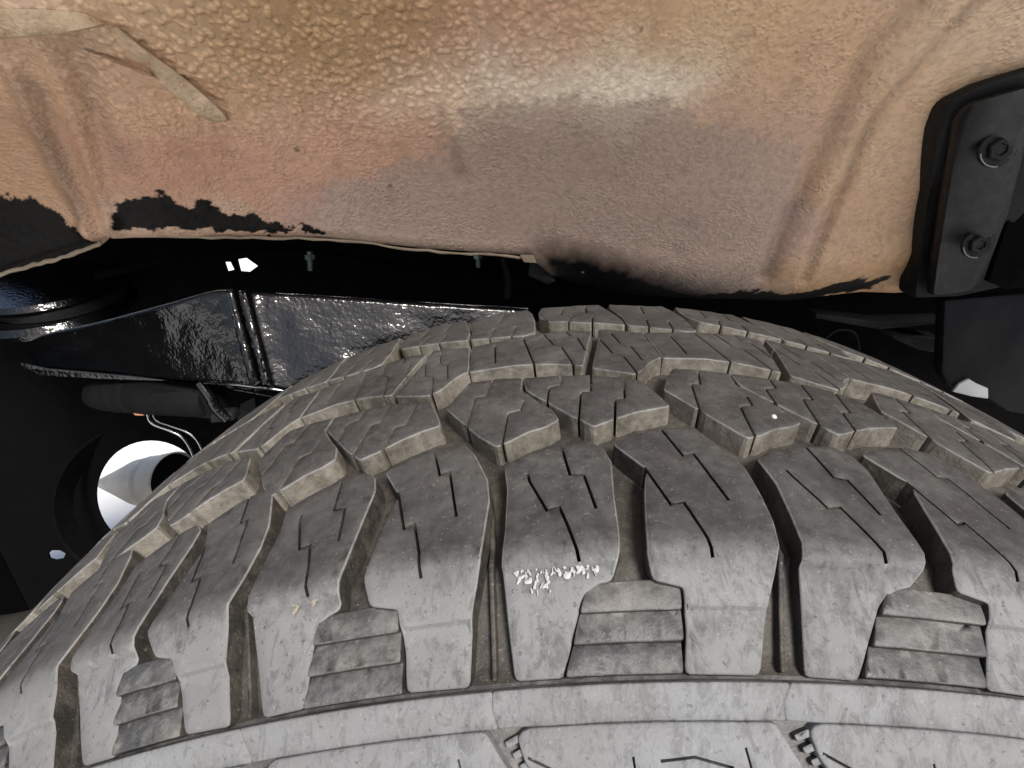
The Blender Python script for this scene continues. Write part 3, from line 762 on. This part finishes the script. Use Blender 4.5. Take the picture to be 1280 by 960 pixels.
for a, b in (((288, 364), (318, 479)), ((303, 364), (334, 479))):
    P = [at(a[0] + (b[0] - a[0]) * t, a[1] + (b[1] - a[1]) * t, Yr + .020 - .022 * t + random.uniform(-.0008, .0008)) for t in np.linspace(0, 1, 22)]
    bm_obj('weld_seam', tube_bm(P, .0036, 10, taper=[random.uniform(.8, 1.15) for _ in P]), M['gloss_black'], fb)
# top skin, and pale tubes painting highlights along the edges
tops = [at(*p) for p in topL + topR]
bk = [p + np.array([0, .10, -.030]) for p in tops]
V = [q for pr_ in zip(tops, bk) for q in pr_]; F = [(2 * i, 2 * i + 2, 2 * i + 3, 2 * i + 1) for i in range(len(tops) - 1)]
mesh_obj('top_plate', V, F, M['gloss_black'], fb, True)
bm_obj('edge_highlight', tube_bm(smooth_line([at(x, y, Y - .001) for x, y, Y in topL], 8), .0009, 6), M['edge'], fb)
bm_obj('edge_highlight', tube_bm(smooth_line([at(x, y, Y - .001) for x, y, Y in topR], 8), .0007, 6), M['edge'], fb)
bm_obj('edge_highlight', tube_bm([at(250, 478, .285), at(300, 481, .262), at(345, 487, .264), at(420, 497, .272)], .0009, 6), M['steel'], fb)  # bright tube drawn as the highlight line on the lower lip
# lower flange of the bracket
bm_obj('flange', slab_bm([at(x, y, .30) for x, y in ((22, 452), (60, 460), (160, 469), (290, 482), (360, 489), (360, 500), (240, 478), (120, 474), (50, 470), (30, 462))], [at(x, y, .33) for x, y in ((22, 452), (60, 460), (160, 469), (290, 482), (360, 489), (360, 500), (240, 478), (120, 474), (50, 470), (30, 462))]), M['gloss_black'], fb, True, .001)
# crossbar top edge behind (dark box above the bracket)
# bump stop hanging under it
bs = empty('bump_stop', tuple(at(200, 495, .30)), 'grey black rubber bump stop hanging under the chassis bracket', 'bump stop')
c0, c1 = at(118, 490, .325), at(262, 500, .295)
bm_obj('rubber_block', lathe_bm([(0, .008), (.003, .0135), (.012, .0155), *[(.012 + .004 * i_, .0158 + .0006 * math.sin(i_ * 1.9)) for i_ in range(1, 10)], (.05, .0165), (np.linalg.norm(c1 - c0) - .008, .0150), (np.linalg.norm(c1 - c0), .012)], c0, c1 - c0, 40), M['soot'], bs)
for v in bpy.data.objects['rubber_block'].data.vertices:
    v.co += Vector((0, -1, .4)) * .0022 * noise.noise(v.co * 55) + Vector((0, -.5, 1)) * .0010 * noise.noise(v.co * 170)
slab('lower_plate', [(180, 492), (262, 486), (280, 520), (262, 526), (200, 519), (186, 508)], .288, .02, M['soot'], bs, .004)
P = [at(250, 478, .284), at(262, 495, .282), at(270, 510, .281), at(285, 524, .281)]
bm_obj('strap', tube_bm(smooth_line(P, 6), .0040, 10), M['gloss_black'], bs)
slab('foot', [(262, 518), (290, 516), (294, 526), (262, 530)], .281, .012, M['black_part'], bs, .002)
slab('stay', [(300, 505), (318, 496), (322, 520), (296, 526)], .33, .006, M['black_part'], bs, .001)
cl = slab('copper_clip', [(164, 513), (178, 511), (180, 520), (168, 520)], .30, .006, M['copper'], None, .001); tag(cl, 'small copper coloured clip under the bump stop', 'clip')
for k, pts in enumerate(([(183, 512), (186, 524), (193, 531), (214, 539), (228, 547), (238, 562), (246, 584)], [(190, 515), (196, 526), (212, 532), (234, 540), (246, 550), (254, 566), (262, 586)])):
    o = bm_obj('brake_line', tube_bm([at(x, y, .335 + .004 * k) for x, y in smooth_line(pts, 6)], .0013, 10), M['steel'])
    tag(o, ['outer of two thin bright metal pipes bending down over the round opening', 'inner of two thin bright metal pipes, nearer the tyre edge'][k], 'brake pipe', 'brake pipes under the chassis bracket')

# spring seat: dark stacked discs at the far left
ss = empty('spring_seat', tuple(at(50, 375, .36)), 'dark glossy stacked spring seat discs under the left arch edge', 'spring seat')
cS = at(45, 372, .40)
bm_obj('upper_disc', lathe_bm([(.0, .020), (.002, .062), (.007, .066), (.012, .063), (.013, .02)], cS + np.array([-.01, .03, -.006]), (0, -.1, 1), 64), M['gloss_black'], ss)
bm_obj('lower_disc', lathe_bm([(.0, .030), (.002, .070), (.008, .074), (.014, .070), (.015, .03)], cS + np.array([-.01, .03, -.026]), (0, -.1, 1), 64), M['gloss_black'], ss)
bm_obj('rubber_ring', lathe_bm([(-.006, .05), (-.004, .058), (.004, .058), (.006, .05)], cS + np.array([.0, .03, -.007]), (0, -.1, 1), 64), M['black_part'], ss)

# studs hanging in the dark gap
for (x, y0, y1, r, m) in ((387, 317, 338, .0024, 'zinc'), (597, 316, 334, .0022, 'zinc')):
    st = empty('stud', tuple(at(x, y0, .37)), ['greenish threaded stud hanging in the dark gap right of the two bright openings', 'grey stud hanging in the dark gap above the tyre edge'][0 if x < 400 else 1], 'stud', 'studs under the arch edge')
    bm_obj('shank', tube_bm([at(x, y0 - 3, .37), at(x + 1, y1, .37)], r, 10), M[m], st)
    bm_obj('nut', lathe_bm([(0, r * 1.9), (.004, r * 1.9)], at(x, y0 + 1, .37), (0, 0, -1), 6), M[m], st, False)
wh = bm_obj('wiring_harness', tube_bm([at(x, y, .41) for x, y in smooth_line([(120, 345), (230, 322), (340, 312), (430, 322), (520, 338), (590, 336), (690, 352)], 6)], .0042, 12), M['matt_black']); tag(wh, 'dim black wiring harness running through the dark gap under the arch edge', 'harness')
hs = bm_obj('hose', tube_bm(smooth_line([at(628, 322, .38), at(634, 345, .38), at(634, 372, .38)], 6), .0036, 12), M['black_part']); tag(hs, 'short dark hose standing behind the top of the tyre', 'hose')
fl = plate('bent_tab', [(650, 319), (667, 319), (671, 329), (655, 328)], .004, .002, M['rustlip'], None, .0003); tag(fl, 'small bent tan metal tab at the end of the straight arch edge', 'tab')
tb = slab('folded_bracket', [(664, 320), (676, 327), (695, 352), (684, 356), (660, 345)], .31, .01, M['black_part'], None, .001); tag(tb, 'small black folded bracket behind the bent tan tab', 'bracket')

# ------------------------------------------------------------------ black inner body panel with openings, and what is seen through them
def holed_panel():
    Y = .50
    def loop(pts): return [np.array([p[0], p[2]]) for p in (at(x, y, Y) for x, y in pts)]
    outer = [np.array(p) for p in ((-1.3, -.30), (1.3, -.30), (1.3, .425), (-.62, .425), (-.66, .30), (-.80, .02), (-.95, -.12), (-1.3, -.22))]  # left corner shaped to let sun onto the ground behind the opening
    cx, cy, r = 190, 618, 68
    circ = loop([(cx + r * math.cos(t) * 1.02, cy + r * math.sin(t)) for t in np.linspace(0, 2 * math.pi, 49)[:-1]])
    holes = [circ, loop([(281, 327), (289, 327), (294, 337), (285, 339)]), loop([(297, 324), (309, 322), (323, 332), (312, 340), (301, 339)]), loop([(61, 692), (66, 687), (76, 687), (83, 691), (80, 698), (70, 700), (63, 698)])]
    V, E = [], []
    for lp in [outer] + holes:
        n0 = len(V); V += [Vector((float(p[0]), float(p[1]))) for p in lp]; E += [(n0 + i, n0 + (i + 1) % len(lp)) for i in range(len(lp))]
    r_ = delaunay_2d_cdt(V, E, [], 0, 1e-6)
    P = np.array([(v.x, v.y) for v in r_[0]]); F = np.array(r_[2]); cen = P[F].mean(1); keep = np.ones(len(F), bool)
    for h in holes: keep &= ~in_poly(cen, [tuple(q) for q in h])
    root = empty('inner_body_panel', (0, Y, -.30), 'flat black inner body panel behind the tyre with a round bright opening', 'body panel')
    o = mesh_obj('panel_sheet', [(p[0], Y, p[1]) for p in P], [tuple(int(i) for i in f) for f in F[keep]], M['matt_black'], root)
    s = o.modifiers.new('thickness', 'SOLIDIFY'); s.thickness = .003; s.offset = 0
    for sx in (-.80, .80):  # black walls added to darken reflections in the glossy parts
        bm_obj('shade_wall', slab_bm([(sx, -.02, -.30), (sx, Y - .004, -.30), (sx, Y - .004, .44), (sx, -.02, .44)], [(sx * 1.01, -.02, -.30), (sx * 1.01, Y - .004, -.30), (sx * 1.01, Y - .004, .44), (sx * 1.01, -.02, .44)]), M['matt_black'], root, False)
    # flared black collar round the opening, towards the wheel
    c = np.mean([(p[0], p[1]) for p in circ], 0); rad = np.mean([np.linalg.norm(p - c) for p in circ])
    bm_obj('flared_collar', lathe_bm([(-.002, rad * 1.01), (.008, rad * 1.04), (.022, rad * 1.10), (.034, rad * 1.15), (.035, rad * 1.19), (.02, rad * 1.16), (.0, rad * 1.12)], (c[0], Y, c[1]), (CAM[0] - c[0] - .12, CAM[1] - Y, CAM[2] - c[1] - .06), 72, ends=False), M['matt_black'], root)
    return c, rad
hc, hr = holed_panel()
# unseen sheet added over the gap so that the sky does not shine in
top = bm_obj('sky_blocker', slab_bm([(-.62, .30, .430), (1.3, .30, .430), (1.3, .52, .430), (-.62, .52, .430)], [(-.62, .30, .445), (1.3, .30, .445), (1.3, .52, .445), (-.62, .52, .445)]), M['matt_black'], None, False)
tag(top, 'flat black sheet added over the gap to keep sky light out', 'light blocker')
# long chassis beam in shadow above the bracket
bmx = slab('chassis_beam', [(-300, 340), (120, 330), (420, 318), (690, 350), (690, 392), (300, 400), (-300, 470)], .40, .05, M['matt_black'], None, .002) if False else None
# pale tapered pipe seen through the round opening
a, b = at(128, 604, .76), at(222, 601, .70)
pp = bm_obj('exhaust_pipe', lathe_bm([(0, .010), (.05, .024), (.11, .042), (np.linalg.norm(b - a), .052), (np.linalg.norm(b - a) + .002, .050), (np.linalg.norm(b - a) - .02, .048), (np.linalg.norm(b - a) - .06, .047)], a, b - a, 48, ends=False), M['pale_pipe'])
bm_obj('pipe_mouth', lathe_bm([(np.linalg.norm(b - a) - .010, .0), (np.linalg.norm(b - a) - .009, .0483), (np.linalg.norm(b - a) - .03, .0475)], a, b - a, 48, ends=False), M['matt_black'], pp)
tag(pp, 'pale tapered exhaust pipe with a dark mouth seen through the round opening', 'exhaust pipe')
# rough bar put in for the strip of dark gravelly ground at the left
ca = bm_obj('ground_strip_bar', tube_bm([at(x, y, .42) for x, y in smooth_line([(-160, 800), (-40, 806), (40, 796), (120, 770), (220, 760)], 8)], .036, 20), M['cast']); tag(ca, 'rough dark bar standing in for gravelly ground at the lower left', 'ground strip')

# ------------------------------------------------------------------ ground
g = mesh_obj('ground', [(-60, -60, -.401), (60, -60, -.401), (60, 60, -.401), (-60, 60, -.401)], [(0, 1, 2, 3)], M['concrete']); tag(g, kind='structure')
slab_me = None
for i in range(-3, 2):
    for j in range(0, 4):
        x0, y0 = i * .95 + .22, .62 + j * .8
        bm = bmesh.new(); bmesh.ops.create_cube(bm, size=1.0, matrix=__import__('mathutils').Matrix.Translation((x0 + .475, y0 + .4, -.399)) @ __import__('mathutils').Matrix.Diagonal((.938, .788, .008, 1)))
        bm_obj('paving_slab', bm, M['concrete'], g, False, .002, 1)
